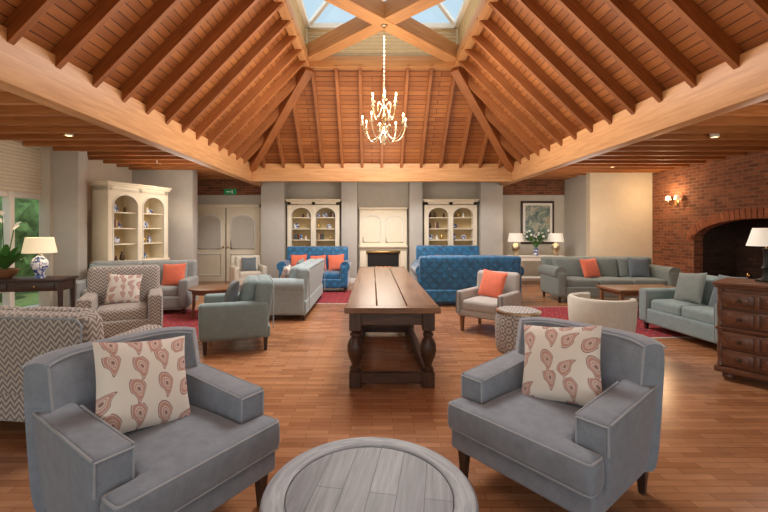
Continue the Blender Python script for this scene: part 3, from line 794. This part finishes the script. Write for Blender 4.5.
b=MB(); w,d,h=1.35,.42,.8
b.box((0,0,h-.02),(w,d,.04),M['dark'],.008); b.box((0,0,h-.11),(w-.08,d-.06,.14),M['dark'],.004)
for sx in (-1,1):
    b.box((sx*.3,-d/2+.025,h-.11),(.5,.02,.1),M['dark'],.006); b.ball((sx*.3,-d/2+.01,h-.11),.014,M['brass'])
    for sy in (-1,1):
        X=sx*(w/2-.06);Y=sy*(d/2-.05)
        b.hexa([(X-.016,Y-.016,0),(X+.016,Y-.016,0),(X+.016,Y+.016,0),(X-.016,Y+.016,0),(X-.028,Y-.028,h-.04),(X+.028,Y-.028,h-.04),(X+.028,Y+.028,h-.04),(X-.028,Y+.028,h-.04)],M['dark'])
b.done('console_table',-5.15,5.85,0,10)
def lamp(x,y,z,base,s=1.0,sh=M['shade']):
    b=MB()
    b.lathe([(0,0),(.07,0),(.07,.02),(.05,.03),(.06,.08),(.1,.16),(.105,.22),(.08,.28),(.04,.31),(.035,.33),(.0,.33)],base,24)
    b.cyl((0,0,.37),.01,.1,M['brass'],10)
    b.lathe([(.2,.36),(.16,.58)],sh,32); b.lathe([(.2,.36),(.203,.36),(.163,.58),(.16,.58)],sh,32)
    for a in (0,120,240): b.tube([(0,0,.56),(.16*math.cos(rad(a)),.16*math.sin(rad(a)),.575)],.003,M['brass'],5)
    b.cyl((0,0,.49),.005,.16,M['brass'],8); b.ball((0,0,.44),.03,M['candle'])
    o=b.done('table_lamp',x,y,z); o.scale=(s,s,s)
    L=bpy.data.lights.new('lamp_bulb','POINT'); L.energy=3; L.color=(1,.8,.55); L.shadow_soft_size=.05
    lo=bpy.data.objects.new('lamp_bulb_light',L); bpy.context.collection.objects.link(lo); lo.location=(0,0,.5); lo.parent=o
    return o
lamp(-4.86,5.85,.8,M['china'],1.02)
b=MB(); b.lathe([(0,0),(.07,0),(.13,.05),(.16,.13),(.15,.14),(.14,.13),(.11,.08),(0,.07)],M['midwood'],24)
b.lathe([(0,.12),(.135,.12)],M['oldleg'],20)
for i in range(34):
    a=i*2.4; e=R.uniform(.8,2.6); b.leaf((0,0,.12),(math.cos(a),math.sin(a),e),R.uniform(.4,.68),.09,.35,M['green'])
for i in range(5):
    a=i*1.3; p=Vector((.12*math.cos(a),.12*math.sin(a),.7+.05*i)); b.tube([(0,0,.12),(p.x*.5,p.y*.5,.4),tuple(p)],.005,M['green'],5); b.leaf(tuple(p),(math.cos(a),math.sin(a),1),.12,.07,.1,M['petal'])
b.done('potted_peace_lily',-5.30,5.78,.8)

b=MB(); w,d,h=1.45,.4,.8
b.box((0,0,h-.02),(w,d,.035),M['white'],.008); b.box((0,0,h-.09),(w-.06,d-.05,.1),M['white'],.004); b.box((0,0,.2),(w-.1,d-.08,.025),M['white'],.004)
for sx in (-1,1):
    for sy in (-1,1): b.lathe([(0,0),(.02,0),(.028,.03),(.016,.08),(.024,.3),(.016,.5),(.028,.62),(.028,.76),(0,.76)],M['white'],12,T(sx*(w/2-.06),sy*(d/2-.05),0))
b.done('white_console_table',4.5,11.0)
lamp(3.95,11.0,.8,M['silver'],1.05,M['shadew']); lamp(5.05,11.0,.8,M['silver'],1.05,M['shadew'])
b=MB(); b.lathe([(0,0),(.05,0),(.07,.08),(.05,.18),(.06,.22),(0,.2)],M['china'],18)
for i in range(46):
    a=i*2.4; e=R.uniform(.8,3); L_=R.uniform(.3,.66); dv=Vector((math.cos(a),math.sin(a),e)).normalized()*L_; p=dv+Vector((0,0,.2))
    b.tube([(0,0,.18),tuple(p)],.003,M['green'],4)
    if i%4==0: b.ball(tuple(p),.035,M['petal'],seg=8)
    else: b.leaf(tuple(p*.7),(math.cos(a),math.sin(a),.9),.2,.09,.3,M['green'])
b.done('flower_vase',4.5,10.97,.8)
b=MB(); b.box((0,0,0),(.98,.03,1.26),M['dark'],.01); b.box((0,-.018,0),(.86,.008,1.14),M['white']); b.box((0,-.024,0),(.72,.006,1.0),M['art'])
b.done('framed_print',4.87,YB-.02,1.72)
b=MB(); b.box((0,0,0),(.36,.04,.16),M['exit'],.006); b.box((-.05,-.022,0),(.12,.004,.03),M['petal']); b.box((.06,-.022,0),(.03,.004,.09),M['petal']); b.done('exit_sign',-4.15,YB-.085,2.62)

# chandelier
b=MB(); S=M['silver']
b.lathe([(0,-.5),(.012,-.49),(.03,-.46),(.012,-.43),(.04,-.4),(.075,-.36),(.08,-.32),(.05,-.27),(.02,-.24),(.035,-.2),(.02,-.17),(.03,-.1),(.045,-.04),(.03,.02),(.015,.06),(.03,.1),(.045,.13),(.03,.17),(.012,.2),(.018,.32),(.03,.36),(.012,.4),(.01,.48),(0,.5)],S,20)
def arm(a,z0_,rad_,zc):
    M4=Rz(a)
    b.tube(bez((.04,0,z0_),(.12,0,z0_-.26),(rad_*.8,0,z0_-.28),(rad_,0,zc),12),.009,S,6,M4=M4)
    b.tube(bez((.04,0,z0_+.02),(.1,0,z0_+.14),(.16,0,z0_+.02),(.12,0,z0_-.06),8),.006,S,5,M4=M4)
    b.lathe([(0,0),(.012,0),(.04,.015),(.045,.025),(.015,.02),(.015,.03),(0,.03)],S,14,M4@T(rad_,0,zc))
    b.cyl((rad_,0,zc+.075),.012,.1,M['candle'],10,M4=M4); b.ball((rad_,0,zc+.145),.016,M['bulb'],(1,1,1.9),8,M4)
for k in range(8): arm(k*45+10,-.22,.38,-.18)
for k in range(6): arm(k*60+30,.16,.23,.2)
zz=.5
zt=ZT-.07-3.46
k=0
while zz<zt:
    b.tube([(.012*math.cos(a),0,zz+.02*math.sin(a)+.01) for a in [2*PI*i/10 for i in range(10)]],.003,S,5,True,M4=Rz(90*(k%2))); zz+=.034; k+=1
b.lathe([(0,zt-.03),(.05,zt-.02),(.06,zt),(0,zt)],S,16)
b.done('chandelier',cx,cy,3.46)

b=MB(); b.lathe([(0,0),(.05,0),(.06,.02),(.02,.04),(0,.04)],M['brass'],16,T(0,0,0)@Ry(-90))
for sy in (-1,1):
    b.tube(bez((-.03,0,0),(-.1,sy*.05,-.12),(-.12,sy*.14,-.1),(-.12,sy*.14,0),10),.008,M['brass'],6)
    b.lathe([(0,0),(.03,.01),(.012,.02),(0,.02)],M['brass'],12,T(-.12,sy*.14,0)); b.cyl((-.12,sy*.14,.05),.01,.08,M['candle'],8)
    b.ball((-.12,sy*.14,.115),.016,M['bulb'],(1,1,1.8),8); b.lathe([(.07,.07),(.045,.17)],M['shade'],16,T(-.12,sy*.14,0))
b.done('wall_sconce',XR-.002,9.55,2.15)

b=MB()
b.lathe([(0,0),(.08,0),(.085,.02),(.03,.04),(.02,.1),(.035,.14),(.02,.18),(.018,.3),(.03,.33),(0,.34)],M['black'],18)
b.cyl((0,0,.38),.008,.1,M['brass'],8); b.lathe([(.15,.36),(.10,.54),(.097,.54),(.147,.36)],M['shadew'],28); b.ball((0,0,.44),.025,M['candle'])
b.done('table_lamp',3.94,4.0,.98)

for (x,y,w,d,r_) in ((-3.15,6.45,2.5,2.2,8),(-.6,9.0,1.3,1.7,0),(4.35,6.7,2.9,2.2,4)):
    b=MB(); b.box((0,0,.006),(w,d,.012),M['rug'],.003,1); b.box((0,0,.004),(w+.08,d+.08,.006),M['creamfab']); b.done('patterned_rug',x,y,0,r_)

dl=[(-4.7,3.2),(-4.7,6.2),(-4.7,8.8),(5.4,3.2),(5.4,6.3),(5.6,9.3)]
b=MB()
for (x,y) in dl:
    b.lathe([(.045,CZ-.2),(.06,CZ-.2),(.06,CZ),(.045,CZ)],M['white'],18,T(x,y,0)); b.cyl((x,y,CZ-.1),.04,.02,M['bulb'],16)
b.done('ceiling_downlights')
def light(kind,name,loc,e,col,rot=(0,0,0),**kw):
    L=bpy.data.lights.new(name,kind); L.energy=e; L.color=col
    for k,v in kw.items(): setattr(L,k,v)
    o=bpy.data.objects.new(name,L); bpy.context.collection.objects.link(o); o.location=loc; o.rotation_euler=rot; return o
for (x,y) in dl:
    light('SPOT','downlight_spot',(x,y,CZ-.22),65,(1,.80,.58),spot_size=rad(130),spot_blend=.9,shadow_soft_size=.08)
light('POINT','chandelier_light',(cx,cy,3.7),55,(1,.80,.56),shadow_soft_size=.35)
light('POINT','sconce_light',(XR-.35,9.55,2.35),24,(1,.70,.40),shadow_soft_size=.08)
light('AREA','lantern_daylight_boost',(cx,cy,4.85),290,(1,.98,.96),shape='RECTANGLE',size=2.4,size_y=2.4)  # added area light below the opening, boosts the daylight from the sky
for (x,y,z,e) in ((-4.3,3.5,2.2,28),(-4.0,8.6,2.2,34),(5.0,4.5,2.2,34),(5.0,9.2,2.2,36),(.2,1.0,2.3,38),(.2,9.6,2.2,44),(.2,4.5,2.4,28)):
    light('POINT','ambient_fill',(x,y,z),e,(1,.89,.76),shadow_soft_size=.6)  # unseen fill points added to lift the room, no fixtures here
light('AREA','ceiling_fill',(cx,6.2,2.3),75,(1,.87,.70),(PI,0,0),shape='RECTANGLE',size=4.5,size_y=6)  # added upward fill to brighten the roof slopes, no real fitting

b=MB()
for i in range(60):
    bm=bmesh.new(); r_=R.uniform(.5,.95); bmesh.ops.create_icosphere(bm,subdivisions=3,radius=r_)
    for v in bm.verts: v.co*=1+R.uniform(-.12,.12)
    b._merge(bm,M['hedge'],T(-9.4+R.uniform(-.5,.5),-2+i*.24+R.uniform(-.2,.2),R.uniform(.1,2.6)))
b.done('garden_hedge')

w=bpy.data.worlds.new('World'); bpy.context.scene.world=w; w.use_nodes=True; nt=w.node_tree; bg=nt.nodes['Background']
tc=nt.nodes.new('ShaderNodeTexCoord'); sp=nt.nodes.new('ShaderNodeSeparateXYZ'); cr=nt.nodes.new('ShaderNodeValToRGB')
nt.links.new(tc.outputs['Generated'],sp.inputs[0]); nt.links.new(sp.outputs[2],cr.inputs[0]); nt.links.new(cr.outputs[0],bg.inputs[0])
cr.color_ramp.elements[0].position=0.05; cr.color_ramp.elements[0].color=(1,.97,.92,1)
cr.color_ramp.elements[1].position=.45; cr.color_ramp.elements[1].color=(.24,.33,.39,1)
bg.inputs[1].default_value=2.2
so=light('SUN','sun',(0,0,10),1.5,(1,.93,.82),(rad(-18),rad(14),0),angle=rad(6))

cam=bpy.data.cameras.new('camera'); cam.lens=18.75; cam.sensor_width=36; cam.shift_y=-26/768; cam.shift_x=12/768; cam.clip_start=.05
co=bpy.data.objects.new('camera',cam); bpy.context.collection.objects.link(co); co.location=(0,0,1.5); co.rotation_euler=(rad(90),0,0)
bpy.context.scene.camera=co
bpy.context.scene.view_settings.view_transform='Standard'
bpy.context.scene.view_settings.exposure=0.1
